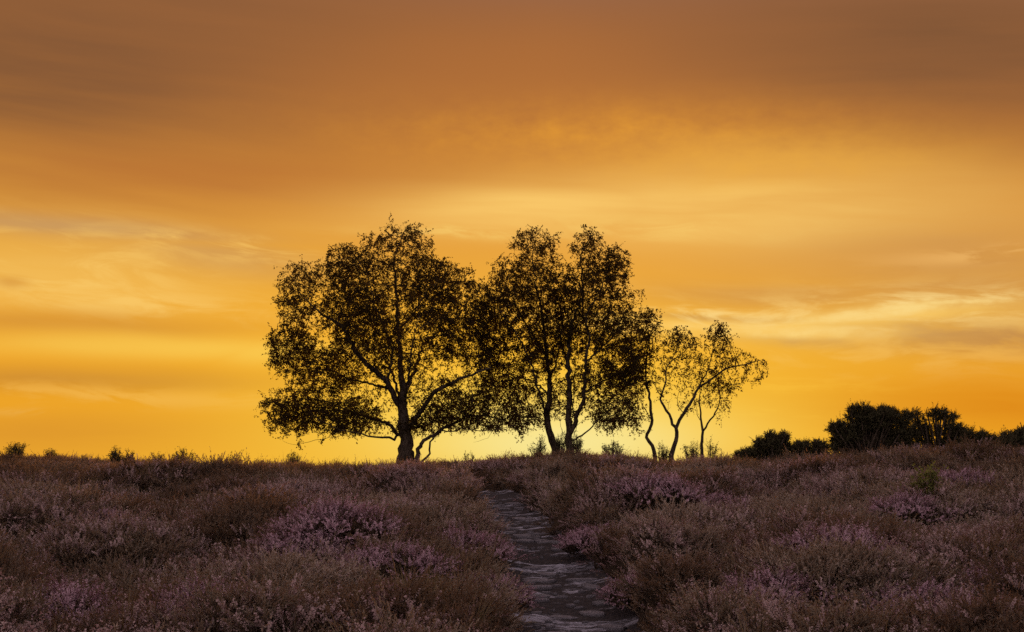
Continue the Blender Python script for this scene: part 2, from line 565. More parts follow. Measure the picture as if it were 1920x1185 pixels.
slabs = [slab_mesh(k) for k in range(5)]
prng = np.random.default_rng(12)
taken = []
for k in range(900):
    if len(taken) >= 190: break
    d = prng.uniform(9.5, 25.5) ** 1.0; w = prng.uniform(-.34, .34)
    s = prng.uniform(.015, .045) if k > 60 else prng.uniform(.05, .13)
    x = float(path_x(d)) + w
    if any((x - a) ** 2 + (d - b) ** 2 < (s * .8 + c_) ** 2 for a, b, c_ in taken): continue
    taken.append((x, d, s))
    o = obj('stone', slabs[k % 5], path)
    zz = float(path_z(x, d)) - .035 * math.exp(-(w / .28) ** 2) + (float(fbm(np.array(x * 2.4), np.array(d * 2.4), 61, 5)) - .48) * .05
    o.location = (x, d, zz + .004)
    o.rotation_euler = (prng.normal(0, .05) + .05, prng.normal(0, .05), prng.normal(0, .5))
    o.scale = (s * 1.25, s, .022 + .1 * s)

# ------------------------------------------------------------------ tubes
def tube(P, R, sides, jitter=0.0, rng=RNG):
    P = np.asarray(P, float); n = len(P)
    T = np.gradient(P, axis=0) if n > 1 else np.array([[0, 0, 1.]])
    T /= np.linalg.norm(T, axis=1)[:, None] + 1e-9
    ref = np.array([.31, .94, .13]); U = np.cross(T, ref); U /= np.linalg.norm(U, axis=1)[:, None] + 1e-9
    Wv = np.cross(T, U)
    a = np.linspace(0, 2 * math.pi, sides, endpoint=False)
    rr = np.asarray(R, float)[:, None] * np.ones((1, sides))
    if jitter:
        rr = rr * (1 + jitter * (vn(np.cos(a)[None] * 2 + 5 + np.zeros((n, 1)), np.sin(a)[None] * 2 + np.arange(n)[:, None] * .35, 77) - .5))
    V = P[:, None] + U[:, None] * (np.cos(a)[None] * rr)[..., None] + Wv[:, None] * (np.sin(a)[None] * rr)[..., None]
    i = np.arange(n - 1)[:, None] * sides; j = np.arange(sides)[None]; j2 = (j + 1) % sides
    Q = np.stack([i + j, i + j2, i + sides + j2, i + sides + j], -1).reshape(-1, 4)
    return V.reshape(-1, 3), Q


class Bag:
    def __init__(s): s.V = []; s.F = {3: [], 4: []}; s.n = 0
    def add(s, V, F):
        F = np.asarray(F)
        s.V.append(V); s.F[F.shape[1]].append(F + s.n); s.n += len(V)
    def mesh(s, name, mat, smooth=False):
        return mesh_np(name, np.concatenate(s.V), [np.concatenate(f) for f in s.F.values() if f], mat, smooth)

# ------------------------------------------------------------------ leaves
def unit(v): return v / (np.linalg.norm(v, axis=-1, keepdims=True) + 1e-9)


def leaf_quads(P, L, Wd, rng, droop=.6):
    """P (n,3): a small pointed, slightly folded leaf at every point"""
    n = len(P)
    ax = unit(rng.normal(0, 1, (n, 3)) + np.array([0, 0, -droop]))
    sd = unit(np.cross(ax, rng.normal(0, 1, (n, 3)))); nm = np.cross(ax, sd)
    L = L * rng.uniform(.6, 1.25, (n, 1)); Wd = Wd * rng.uniform(.7, 1.2, (n, 1))
    a = P; b = P + ax * L * .42 + sd * Wd * .5 + nm * Wd * .16
    c = P + ax * L; e = P + ax * L * .42 - sd * Wd * .5 + nm * Wd * .16
    V = np.stack([a, b, c, e], 1).reshape(-1, 3)
    i = np.arange(n)[:, None] * 4
    return V, np.concatenate([i + np.array([[0, 1, 2]]), i + np.array([[0, 2, 3]])], 0)

# ------------------------------------------------------------------ trees
def resample(P, R, step):
    P = np.asarray(P, float)
    # Catmull-Rom through the points
    Q = np.concatenate([[2 * P[0] - P[1]], P, [2 * P[-1] - P[-2]]]); out = []; rad = []
    for i in range(1, len(Q) - 2):
        n = max(2, int(np.linalg.norm(Q[i + 1] - Q[i]) / step))
        t = np.arange(n)[:, None] / n
        out.append(.5 * ((2 * Q[i]) + (-Q[i - 1] + Q[i + 1]) * t + (2 * Q[i - 1] - 5 * Q[i] + 4 * Q[i + 1] - Q[i + 2]) * t ** 2
                   + (-Q[i - 1] + 3 * Q[i] - 3 * Q[i + 1] + Q[i + 2]) * t ** 3))
        rad.append(R[i - 1] + (R[i] - R[i - 1]) * t[:, 0])
    out.append(P[-1:]); rad.append(np.array([R[-1]]))
    return np.concatenate(out), np.concatenate(rad)


def build_tree(label, D, limbs, clumps, seed, dens=125.0, leaves=10, leaf=(.049, .035), step=.10, kill=.13, droop=.25,
               bare=(), name='birch_tree', wander=.02):
    """limbs: [(px, py, dy) ...], r0, r1; clumps: (cx, cy, rx, ry, depth, dy, weight, leafiness) in photo pixels, metres in depth"""
    rng = np.random.default_rng(seed)
    sc = D / FPX
    N = []; PAR = []; RAD = []; LOCK = []
    def add_limb(pts, r0, r1, first=False):
        W_ = np.array([at(p[0], p[1], D + (p[2] if len(p) > 2 else 0)) for p in pts])
        R_ = np.linspace(r0, r1, len(pts)) if not isinstance(r0, (list, tuple)) else np.array(r0)
        P_, R_ = resample(W_, R_, step)
        P_[1:] += rng.normal(0, wander, (len(P_) - 1, 3)) * np.array([1, 1.5, .6])
        k0 = 0
        if first: par = -1
        else:
            q = np.linalg.norm(np.array(N) - P_[0], axis=1); par = int(np.argmin(q)); k0 = 1
        for k in range(k0, len(P_)):
            N.append(P_[k]); PAR.append(par); RAD.append(R_[k]); LOCK.append(True); par = len(N) - 1
    for k, (pts, r0, r1) in enumerate(limbs): add_limb(pts, r0, r1, k == 0)
    n_skel = len(N)
    # attraction points in the crown
    A = []; LF = []
    for (cx, cy, rx, ry, dep, dyo, wt, lf) in clumps:
        c0 = at(cx, cy, D + dyo); ex, ez = rx * sc, ry * sc
        n = max(8, int(4.19 * ex * ez * dep * dens * wt))
        v = unit(rng.normal(0, 1, (n, 3))) * (rng.random((n, 1)) ** .40)
        A.append(c0 + v * np.array([ex, dep, ez])); LF.append(np.full(n, lf))
    A = np.concatenate(A); LF = np.concatenate(LF)
    Nn = np.array(N); allN = [Nn]; PARl = list(PAR); nn = len(Nn)
    best = np.full(len(A), 1e9); bi = np.zeros(len(A), int)
    def update(P, off):
        nonlocal best, bi
        for s in range(0, len(P), 400):
            dm = np.linalg.norm(A[:, None] - P[None, s:s + 400], axis=2)
            k = dm.argmin(1); v = dm[np.arange(len(A)), k]
            b = v < best; best = np.where(b, v, best); bi = np.where(b, k + off + s, bi)
    update(Nn, 0)
    NA = Nn; nodeleaf = np.zeros(n_skel)
    alive = best > kill
    A, LF, best, bi = A[alive], LF[alive], best[alive], bi[alive]
    kids = {}
    for it in range(90):
        if not len(A): break
        lim = np.maximum(1.0, np.percentile(best, 45))
        act = best < lim
        src = bi[act]; dirs = unit(A[act] - NA[src])
        u, inv = np.unique(src, return_inverse=True)
        S = np.zeros((len(u), 3)); np.add.at(S, inv, dirs)
        LL = np.zeros(len(u)); np.add.at(LL, inv, LF[act]); LL /= np.bincount(inv)
        S = unit(unit(S) + rng.normal(0, .22, (len(u), 3)) + np.array([0, 0, -.10]))
        newP = NA[u] + S * step
        ok = np.array([kids.get(int(q), 0) < 3 for q in u])
        for q in u: kids[int(q)] = kids.get(int(q), 0) + 1
        stuck = np.isin(bi, u[~ok]) if (~ok).any() else np.zeros(len(A), bool)
        u, newP, LL = u[ok], newP[ok], LL[ok]
        if len(u):
            off = len(NA); NA = np.concatenate([NA, newP]); PARl += [int(q) for q in u]
            nodeleaf = np.concatenate([nodeleaf, LL])
            update(newP, off)
        keep = (best > kill) & ~stuck
        A, LF, best, bi = A[keep], LF[keep], best[keep], bi[keep]
    par = np.array(PARl); n = len(NA)
    # pipe-model radii
    ex = 2.25; acc = np.zeros(n); nch = np.zeros(n, int)
    for i in range(n - 1, -1, -1):
        if acc[i] == 0: acc[i] = .0028 ** ex
        if par[i] >= 0: acc[par[i]] += acc[i]; nch[par[i]] += 1
    rad = acc ** (1 / ex); rad[:n_skel] = np.array(RAD)
    for i in range(n_skel, n): rad[i] = min(rad[i], .75 * rad[par[i]] if par[i] < n_skel else rad[par[i]])
    # root flare
    base = NA[0].copy()
    # chains
    ch = [[] for _ in range(n)]
    for i in range(n):
        if par[i] >= 0: ch[par[i]].append(i)
    trunk, twigs = Bag(), Bag()
    stack = [(0, -1)]
    while stack:
        s, p = stack.pop()
        c_ = [s]; q = s
        while ch[q]:
            ks = sorted(ch[q], key=lambda k: -rad[k])
            for k in ks[1:]: stack.append((k, q))
            q = ks[0]; c_.append(q)
        P = NA[c_]; R = rad[c_].copy()
        if p >= 0:
            P = np.concatenate([NA[p:p + 1], P]); R = np.concatenate([[min(R[0], rad[p])], R])
        if len(P) < 2: continue
        if p < 0:
            hgt = P[:, 2] - base[2]; R = R * (1 + .45 * np.exp(-np.clip(hgt, 0, None) / .22))
            P = np.concatenate([P[:1] - [[0, 0, .25]], P]); R = np.concatenate([R[:1] * 1.2, R])
        R[-1] *= .5
        big = R[0] > .022
        V, Q = tube(P, R, 10 if R[0] > .05 else (6 if big else 3), .35 if R[0] > .05 else 0)
        (trunk if big else twigs).add(V - base, Q)
    # leafy pendent twiglets on thin wood
    thin = np.where((rad < .0075) & (np.arange(n) >= n_skel))[0]
    tips = thin[nch[thin] == 0]; mids = thin[nch[thin] > 0]
    LP = []
    for src_, cnt, ln in ((tips, 3.1, .30), (mids, 1.35, .24)):
        rep = rng.poisson(cnt * nodeleaf[src_]); o_ = np.repeat(src_, rep)
        if not len(o_): continue
        dirv = unit(rng.normal(0, 1, (len(o_), 3)) + np.array([0, 0, -droop]))
        lens = ln * rng.uniform(.5, 1.2, (len(o_), 1))
        mid = NA[o_] + dirv * lens * .5; end = mid + unit(dirv + np.array([0, 0, -droop * 1.6])) * lens * .5
        s0 = NA[o_]
        sd = np.cross(dirv, np.array([.3, .9, .2])); sd = unit(sd) * .0016; s2 = np.cross(dirv, sd); s2 = unit(s2) * .0016
        V = np.stack([s0 + sd, s0 - sd * .5 + s2, s0 - sd * .5 - s2, mid + sd, mid - sd * .5 + s2, mid - sd * .5 - s2, end], 1).reshape(-1, 3)
        b = np.arange(len(o_))[:, None] * 7
        twigs.add(V - base, np.concatenate([b + np.array([q]) for q in ((0, 1, 4, 3), (1, 2, 5, 4), (2, 0, 3, 5))]))
        twigs.F[3].append(np.concatenate([b + np.array([q]) for q in ((3, 4, 6), (4, 5, 6), (5, 3, 6))]) + twigs.n - len(V))
        for k in range(leaves):
            f = rng.random((len(o_), 1))
            LP.append(np.where(f < .5, s0 + (mid - s0) * f * 2, mid + (end - mid) * (f * 2 - 1)) + rng.normal(0, .012, (len(o_), 3)))
    root = thing(name, base, label, 'tree', 'birch trees on the ridge')
    obj('trunk', trunk.mesh('trunk', MAT['bark'], True), root)
    obj('branches', twigs.mesh('branches', MAT['bark']), root)
    LP = np.concatenate(LP) - base
    V, T = leaf_quads(LP, leaf[0], leaf[1], rng)
    obj('crown', mesh_np('crown', V, T, MAT['leaf']), root)
    print(label[:40], 'nodes', n, 'leaves', len(LP))
    return root

build_tree('broad spreading birch with the thickest trunk, leftmost tree on the ridge', 38.0, [
    ([(761, 872), (761, 850), (762, 822), (755, 771, .05), (755, 737, .1), (750, 670, .15), (746, 602, .1), (741, 526, 0), (740, 484, -.1), (758, 432, -.1)],
     [.21, .20, .165, .135, .10, .065, .048, .032, .022, .010], 0),
    ([(748, 762, 0), (722, 712, -.3), (682, 678, -.6), (657, 640, -.8), (644, 615, -.9), (606, 590, -1.0), (578, 566, -1.0)], .085, .02),
    ([(755, 746, .1), (771, 712, .4), (782, 678, .7), (794, 645, 1.0), (830, 619, 1.3)], .06, .018),
    ([(768, 803, 0), (792, 767, -.2), (813, 737, -.4), (851, 716, -.6), (885, 702, -.7), (921, 690, -.7)], .075, .022),
    ([(750, 820, 0), (735, 800, .2), (716, 790, .5), (691, 784, .8), (649, 771, 1.0), (585, 771, 1.1), (535, 783, 1.0)], .055, .012),
    ([(748, 828, 0), (728, 820, -.2), (704, 820, -.5), (678, 813, -.8), (640, 806, -1.1), (600, 790, -1.2)], .036, .010),
    ([(733, 733, -.15), (699, 720, .3), (661, 712, .7), (619, 695, .9), (580, 690, 1.0)], .036, .010),
    ([(727, 712, -.2), (733, 674, -.3), (729, 636, -.5), (708, 586, -.7), (691, 526, -.7), (672, 484, -.6)], .040, .010),
    ([(747, 620, .1), (775, 590, .5), (792, 548, .8), (817, 518, 1.0)], .034, .010),
    ([(754, 760, .1), (765, 715, -.8), (772, 660, -1.5), (780, 610, -1.9)], .05, .012),
    ([(754, 765, .1), (742, 720, .9), (720, 660, 1.6), (700, 610, 1.9)], .05, .012),
    ([(640, 808, -1.1), (600, 824, -1.2), (575, 830, -1.2), (556, 834, -1.2), (530, 827, -1.2)], .010, .003),
    ([(760, 800, 0), (790, 800, .3), (815, 790, .8), (850, 770, 1.2)], .03, .008),
], [
    (735, 590, 150, 140, 2.2, 0, .45, .55), (745, 480, 78, 66, 1.4, 0, 1.0, .55), (650, 510, 58, 58, 1.2, -.3, 1.2, 1.1),
    (560, 555, 46, 60, 1.1, -.6, 1.1, .8), (548, 655, 46, 66, 1.2, .3, 1.2, 1.15), (555, 765, 66, 46, 1.3, .4, 1.3, 1.15),
    (640, 775, 80, 42, 1.6, 0, 1.2, 1.05), (620, 690, 55, 55, 1.6, .3, .9, 1.0), (812, 545, 56, 72, 1.4, .4, 1.2, 1.15), (850, 620, 52, 66, 1.4, .2, 1.1, 1.0),
    (872, 528, 34, 34, .9, .2, 1.0, .8), (850, 750, 80, 50, 1.4, 0, .9, .9), (790, 795, 60, 24, 1.2, .3, .9, .9), (670, 590, 60, 60, 1.8, 0, 1.0, 1.1),
    (775, 455, 40, 40, .9, .2, .9, .6), (895, 590, 28, 60, 1.0, .2, 1.1, 1.0), (898, 680, 34, 46, 1.0, 0, 1.0, .9), (575, 520, 50, 34, .9, -.5, .9, .7), (520, 792, 34, 22, .7, .6, 1.0, .8), (700, 640, 70, 60, 1.9, 0, .5, .7)], 11)

build_tree('low leaning birch with two thin curved stems beside the thickest trunk', 37.7, [
    ([(784, 872), (783, 850), (786, 838), (796, 826), (815, 816), (830, 803, .1), (850, 796, .2), (870, 783, .4), (905, 780, .6), (945, 784, .8), (985, 770, .9)],
     [.062, .056, .050, .048, .046, .042, .036, .030, .022, .016, .008], 0),
    ([(786, 868, .02), (799, 857, -.06), (805, 843, -.1), (808, 828, -.06), (815, 816, -.02)], .030, .024),
    ([(826, 806, .1), (850, 810, -.2), (866, 803, -.4), (890, 806, -.6), (925, 806, -.8), (960, 798, -.9)], .022, .007),
    ([(814, 815, 0), (808, 790, -.2), (806, 770, -.3), (812, 745, -.3)], .014, .006),
    ([(793, 828, 0), (791, 815, .1), (788, 806, .15)], .010, .005),
    ([(918, 804, -.7), (921, 814, -.7), (905, 826, -.7), (888, 829, -.7)], .006, .003),
], [(890, 785, 80, 24, .9, .3, 1.3, 1.0), (960, 785, 55, 30, .9, .3, 1.2, 1.0), (840, 775, 45, 24, .7, 0, 1.0, .8), (930, 745, 60, 34, .9, .4, .8, .8)], 22)

build_tree('birch with a single bare trunk leaning left, just right of the centre gap', 38.9, [
    ([(1045, 858), (1041, 841), (1029, 809), (1025, 775), (1031, 737), (1029, 695), (1022, 636), (1016, 586), (1010, 556), (1001, 505), (999, 448)],
     [.105, .098, .090, .085, .075, .058, .045, .036, .028, .020, .008], 0),
    ([(1024, 782), (1012, 742, -.3), (999, 695, -.6), (982, 653, -.8), (962, 616, -.9), (935, 580, -.9)], .040, .010),
    ([(1029, 712), (1045, 670, .4), (1052, 620, .8), (1050, 560, 1.0)], .032, .010),
    ([(1026, 668), (1000, 630, .6), (975, 590, 1.1), (955, 540, 1.3)], .034, .010),
    ([(1031, 740), (1005, 720, .8), (970, 705, 1.3), (935, 700, 1.5)], .028, .008),
], [(1000, 468, 48, 46, 1.0, 0, 1.1, .75), (1030, 460, 26, 30, .8, 0, 1.0, .6), (985, 555, 66, 74, 1.5, 0, 1.0, .95), (928, 600, 44, 84, 1.3, 0, 1.2, 1.1), (955, 515, 42, 38, 1.0, .4, 1.1, .85), (910, 640, 26, 60, 1.0, .3, 1.0, 1.0),
    (1015, 640, 58, 70, 1.5, 0, .9, 1.05), (950, 710, 56, 60, 1.4, .5, .85, .9), (1040, 540, 42, 60, 1.2, 0, .9, .9), (990, 765, 50, 36, 1.1, .4, .8, .8)], 33)

build_tree('tall birch forking into two upright stems near its foot, right half of the big crown', 38.3, [
    ([(1067, 856), (1067, 839), (1067, 792), (1067, 712), (1067, 662), (1071, 611), (1088, 569), (1092, 539), (1090, 484), (1109, 434)],
     [.10, .095, .080, .068, .058, .046, .036, .028, .018, .008], 0),
    ([(1068, 818), (1084, 775, -.2), (1096, 737, -.4), (1098, 674, -.5), (1105, 636, -.6), (1100, 590, -.6), (1130, 539, -.6), (1147, 490, -.5)], .066, .010),
    ([(1072, 802), (1075, 771, .3), (1076, 735, .5), (1080, 690, .7)], .022, .008),
    ([(1067, 828), (1090, 818, -.2), (1105, 805, -.3), (1130, 780, -.5), (1164, 750, -.6), (1190, 715, -.6)], .026, .008),
    ([(1066, 836), (1058, 822, .1), (1052, 809, .1), (1048, 790, .1)], .012, .005),
    ([(1069, 828), (1078, 812, .2), (1082, 798, .3), (1092, 790, .4)], .012, .005),
    ([(1098, 680, -.5), (1130, 650, 0), (1155, 620, .4), (1175, 570, .6)], .032, .009),
    ([(1068, 690), (1052, 640, .7), (1058, 590, 1.1), (1062, 540, 1.2)], .030, .009),
    ([(1096, 735, -.4), (1130, 715, .3), (1165, 700, .9), (1195, 690, 1.1)], .028, .008),
], [(1102, 458, 36, 38, .9, 0, 1.2, .8), (1145, 500, 38, 42, 1.0, -.2, 1.4, 1.2), (1108, 545, 52, 58, 1.4, -.2, 1.1, 1.05), (1180, 548, 30, 14, .6, .2, 1.0, .7), (1145, 610, 56, 62, 1.5, 0, 1.0, 1.05),
    (1165, 690, 46, 56, 1.4, 0, 1.2, 1.15), (1150, 770, 56, 38, 1.2, -.2, 1.2, 1.05), (1078, 620, 46, 60, 1.4, .3, 1.0, 1.0), (1060, 555, 32, 52, 1.0, .3, .9, .8),
    (1110, 715, 46, 50, 1.3, 0, .8, .9), (1050, 745, 40, 50, 1.0, .4, .7, .8), (1170, 470, 16, 16, .5, 0, .9, .6), (1195, 790, 16, 16, .5, 0, .9, .8)], 44)

build_tree('slim birch with a wavy stem and dark narrow crown right of the big crown', 38.8, [
    ([(1228, 866), (1226, 850), (1222, 836), (1213, 820), (1217, 808), (1222, 795), (1219, 762), (1217, 737), (1212, 712), (1211, 681), (1216, 643), (1216, 600)],
     [.048, .047, .046, .045, .044, .042, .037, .032, .027, .022, .015, .007], 0),
    ([(1221, 785), (1212, 772, -.2), (1203, 755, -.3), (1192, 735, -.3)], .018, .006),
    ([(1217, 740), (1208, 715, .3), (1198, 690, .5), (1188, 660, .6)], .020, .007),
], [(1212, 612, 28, 40, .7, 0, 1.5, 1.3), (1198, 655, 34, 44, .8, 0, 1.3, 1.2), (1190, 715, 32, 44, .8, 0, 1.1, 1.0), (1232, 600, 13, 18, .4, 0, 1.1, .8), (1222, 690, 14, 50, .5, 0, .8, .8), (1190, 770, 22, 30, .6, 0, .9, .8)], 55, wander=.009)

build_tree('thin sparse birch forked low into a V with a long limb drooping right', 38.0, [
    ([(1257, 870), (1259, 853), (1264, 836), (1269, 818), (1268, 803), (1261, 795), (1254, 777), (1241, 755), (1240, 742), (1247, 719), (1251, 691), (1264, 664), (1281, 634)],
     [.060, .057, .054, .052, .050, .040, .035, .031, .027, .022, .016, .012, .006], 0),
    ([(1268, 801), (1279, 780, -.1), (1297, 752, -.2), (1309, 729, -.2), (1337, 709, -.2), (1363, 691, -.2), (1395, 684, -.2), (1423, 677, -.2), (1441, 692, -.2)], .048, .005),
    ([(1307, 731, -.2), (1318, 712, .1), (1327, 696, .3), (1335, 664, .5), (1345, 622, .5)], .026, .006),
    ([(1240, 744), (1228, 722, .2), (1222, 705, .3), (1228, 680, .4)], .016, .006),
    ([(1282, 775, -.1), (1272, 762, .3), (1270, 745, .5), (1276, 728, .6)], .012, .005),
    ([(1258, 786), (1252, 768, .3), (1256, 750, .4)], .008, .004),
    ([(1256, 680), (1275, 665, -.4), (1292, 650, -.6), (1305, 632, -.6)], .014, .005),
], [(1272, 630, 30, 30, .6, 0, 1.4, .75), (1300, 640, 22, 18, .5, -.3, 1.0, .55), (1250, 670, 24, 40, .6, .2, 1.0, .6), (1290, 680, 34, 40, .7, .1, .9, .5), (1346, 634, 27, 38, .6, .3, 1.5, .85),
    (1368, 670, 34, 26, .6, 0, 1.3, .7), (1410, 680, 30, 20, .5, -.1, 1.3, .6), (1385, 702, 34, 18, .5, -.1, .9, .5), (1325, 700, 34, 34, .7, 0, .9, .55), (1425, 698, 14, 22, .3, -.1, 1.0, .5), (1285, 745, 34, 26, .5, .2, .6, .25), (1250, 735, 22, 40, .5, .1, .7, .35)], 66, leaves=9, droop=.9, dens=240, wander=.009)

build_tree('small sparse birch with a short straight stem, rightmost tree of the row', 38.7, [
    ([(1317, 868), (1317, 852), (1316, 833), (1318, 808), (1314, 782), (1312, 757), (1313, 737), (1310, 712)], [.042, .040, .038, .036, .025, .018, .012, .006], 0),
    ([(1318, 808), (1332, 787, -.1), (1347, 762, -.1), (1350, 744, -.1), (1346, 726, -.1)], .028, .006),
    ([(1315, 790), (1307, 776, .1), (1306, 762, .2), (1302, 750, .3)], .012, .005),
    ([(1338, 778, -.1), (1352, 772, .1), (1362, 764, .2)], .010, .004),
], [(1345, 734, 32, 28, .6, 0, 1.3, .7), (1366, 724, 20, 20, .5, 0, 1.1, .5), (1312, 735, 20, 26, .5, 0, 1.0, .45), (1354, 768, 18, 14, .4, 0, .9, .4)], 77, leaves=9, droop=.9, dens=260, wander=.009)

# ------------------------------------------------------------------ heath plants
def sprig_tuft(seed, flower, n=40, h=.19, spread=.16):
    """a tuft of upright heather sprigs: returns (V, tris, material index)"""
    r_ = np.random.default_rng(seed)
    V = []; T = []; M = []; off = 0
    def put(v, t, m):
        nonlocal off
        V.append(v); T.append(np.asarray(t) + off); M.append(np.full(len(t), m)); off += len(v)
    for k in range(n):
        if k % 4 == 0:
            a = r_.uniform(0, 6.283); rr = spread * math.sqrt(r_.random())
            b = np.array([math.cos(a) * rr * .4, math.sin(a) * rr * .4, -.05])
            hs = h * r_.uniform(.55, 1.15)
            fork = np.array([math.cos(a) * rr * 1.1, math.sin(a) * rr * 1.1, hs * r_.uniform(.40, .6)])
        mid = fork + r_.normal(0, .010, 3)
        tip = fork + np.array([math.cos(a) * rr * .7, math.sin(a) * rr * .7, hs * .5]) * r_.uniform(.7, 1.2) + r_.normal(0, .042, 3) * np.array([1, 1, .5])
        ax = unit(tip - mid); sd = unit(np.cross(ax, r_.normal(0, 1, 3))) * .0035; s2 = np.cross(ax, sd)
        put(np.array([b + sd, b - sd * .5 + s2, b - sd * .5 - s2, mid + sd * .8, mid - sd * .4 + s2 * .8, mid - sd * .4 - s2 * .8, tip]),
            [(0, 1, 4), (0, 4, 3), (1, 2, 5), (1, 5, 4), (2, 0, 3), (2, 3, 5), (3, 4, 6), (4, 5, 6), (5, 3, 6)], 2)
        nl = 17
        f = np.linspace(.0, 1.0, nl) + r_.normal(0, .03, nl)
        fl = flower and r_.random() < flower
        for q in range(nl):
            p = mid + (tip - mid) * f[q] if f[q] > .0 else b + (mid - b) * (1 + f[q])
            if q < 4: p = b + (mid - b) * (.45 + .55 * q / 4)
            d_ = unit(r_.normal(0, 1, 3)); o_ = unit(np.cross(ax, d_)); w_ = unit(np.cross(o_, ax))
            if fl and f[q] > .25:
                L = r_.uniform(.008, .014); e = unit(o_ + ax * .5) * L
                put(np.array([p, p + e * .5 + w_ * L * .45, p + e, p + e * .5 - w_ * L * .45]), [(0, 1, 2), (0, 2, 3)], 1)
                e = unit(-o_ + ax * .5) * L
                put(np.array([p, p + e * .5 + w_ * L * .45, p + e, p + e * .5 - w_ * L * .45]), [(0, 1, 2), (0, 2, 3)], 1)
            else:
                L = r_.uniform(.018, .036) * (1.1 - .45 * max(f[q], 0)); e = unit(o_ + ax * 1.3) * L
                put(np.array([p + w_ * .0045, p - w_ * .0045, p + e]), [(0, 1, 2)], 0)
    return np.concatenate(V), np.concatenate(T), np.concatenate(M)


def grass_tuft(seed, n=22, h=.38):
    r_ = np.random.default_rng(seed); V = []; T = []
    for k in range(n):
        a = r_.uniform(0, 6.283); L = h * r_.uniform(.5, 1.15); lean = r_.uniform(.1, .55)
        u = np.array([math.cos(a), math.sin(a), 0]); w = np.array([-u[1], u[0], 0]) * .0028
        b = u * r_.uniform(0, .05) + np.array([0, 0, -.04])
        m1 = b + np.array([0, 0, L * .5]) + u * lean * L * .25; t_ = b + np.array([0, 0, L * .92]) + u * lean * L * .95
        o_ = len(V) * 5
        V.append(np.array([b + w, b - w, m1 + w * .8, m1 - w * .8, t_]))
        T.append(np.array([(0, 1, 3), (0, 3, 2), (2, 3, 4)]) + o_)
    return np.concatenate(V), np.concatenate(T), np.zeros(3 * n, int)


def proto_collection(name, tufts, mats):
    c_ = bpy.data.collections.new(name)
    for k, (V, T, M) in enumerate(tufts):
        o = bpy.data.objects.new('%s_tuft' % name, mesh_np('%s_tuft' % name, V, T, None, mats=mats, fmat=M))
        c_.objects.link(o)
    return c_


def scatter(name, label, P, rot, scl, tint, idx, coll):
    """one stuff object: a cloud of points that carries tufts"""
    me = bpy.data.meshes.new(name)
    me.vertices.add(len(P)); me.vertices.foreach_set('co', np.asarray(P, np.float32).ravel())
    for nm, tp, dat in (('rot', 'FLOAT_VECTOR', rot), ('scl', 'FLOAT_VECTOR', scl), ('tint', 'FLOAT', tint), ('idx', 'INT', idx)):
        at_ = me.attributes.new(nm, tp, 'POINT')
        at_.data.foreach_set('vector' if tp == 'FLOAT_VECTOR' else 'value', np.ascontiguousarray(dat, np.int32 if tp == 'INT' else np.float32).ravel())
    o = obj(name, me, kind='stuff', label=label, category='ground cover')
    ng = bpy.data.node_groups.new(name, 'GeometryNodeTree')
    ng.interface.new_socket('Geometry', in_out='INPUT', socket_type='NodeSocketGeometry')
    ng.interface.new_socket('Geometry', in_out='OUTPUT', socket_type='NodeSocketGeometry')
    N_, L_ = ng.nodes, ng.links
    gi = N_.new('NodeGroupInput'); go = N_.new('NodeGroupOutput')
    ci = N_.new('GeometryNodeCollectionInfo'); ci.inputs['Collection'].default_value = coll
    ci.inputs['Separate Children'].default_value = True; ci.inputs['Reset Children'].default_value = True
    ip = N_.new('GeometryNodeInstanceOnPoints'); ip.inputs['Pick Instance'].default_value = True
    def attr(nm, tp):
        a = N_.new('GeometryNodeInputNamedAttribute'); a.data_type = tp; a.inputs['Name'].default_value = nm
        return a.outputs['Attribute']
    er = N_.new('FunctionNodeEulerToRotation')
    L_.new(attr('rot', 'FLOAT_VECTOR'), er.inputs[0])
    L_.new(gi.outputs[0], ip.inputs['Points']); L_.new(ci.outputs[0], ip.inputs['Instance'])
    L_.new(attr('idx', 'INT'), ip.inputs['Instance Index']); L_.new(er.outputs[0], ip.inputs['Rotation'])
    L_.new(attr('scl', 'FLOAT_VECTOR'), ip.inputs['Scale']); L_.new(ip.outputs[0], go.inputs[0])
    md = o.modifiers.new('tufts', 'NODES'); md.node_group = ng
    return o

srng = np.random.default_rng(99)
pts = []
for d0, d1, sp in ((5.5, 11, .105), (11, 17, .12), (17, 24, .145), (24, 31, .165), (31, 42, .175)):
    hw = .40 * d1 + 2.5
    xs = np.arange(-hw, hw, sp); ds = np.arange(d0, d1, sp)
    a, b = np.meshgrid(xs, ds); a = a + srng.uniform(-.5, .5, a.shape) * sp; b = b + srng.uniform(-.5, .5, b.shape) * sp
    k = np.abs(a) < .40 * b + 2.2
    pts.append(np.stack([a[k], b[k]], -1))
pts = np.concatenate(pts)
X, Dd = pts[:, 0], pts[:, 1]
pm = path_mask(X, Dd)
keep = srng.random(len(X)) > (pm + .9 * (vn(X * 5, Dd * 5, 19) - .5) * smooth01(pm * 4) * smooth01((1.02 - pm) * 6)) * 1.12
X, Dd = X[keep], Dd[keep]
h, kind, kx, kd, tall, low = bushes(X, Dd)
Z = soil(X, Dd)
e = .06
nxv = -(soil(X + e, Dd) - soil(X - e, Dd)) / (2 * e); nyv = -(soil(X, Dd + e) - soil(X, Dd - e)) / (2 * e)
nxv = np.clip(nxv, -.8, .8); nyv = np.clip(nyv, -.8, .8)
rotv = np.stack([-nyv * .55 + srng.normal(0, .12, len(X)), nxv * .55 + srng.normal(0, .12, len(X)), srng.uniform(0, 6.283, len(X))], -1)
edge = path_mask(X, Dd)
def right_shade(x, d):  # right-slope patch of the painted shade; here it thins the flowers
    return np.exp(-((x - 8.5) / 3.0) ** 2 - ((d - 25) / 5.0) ** 2)

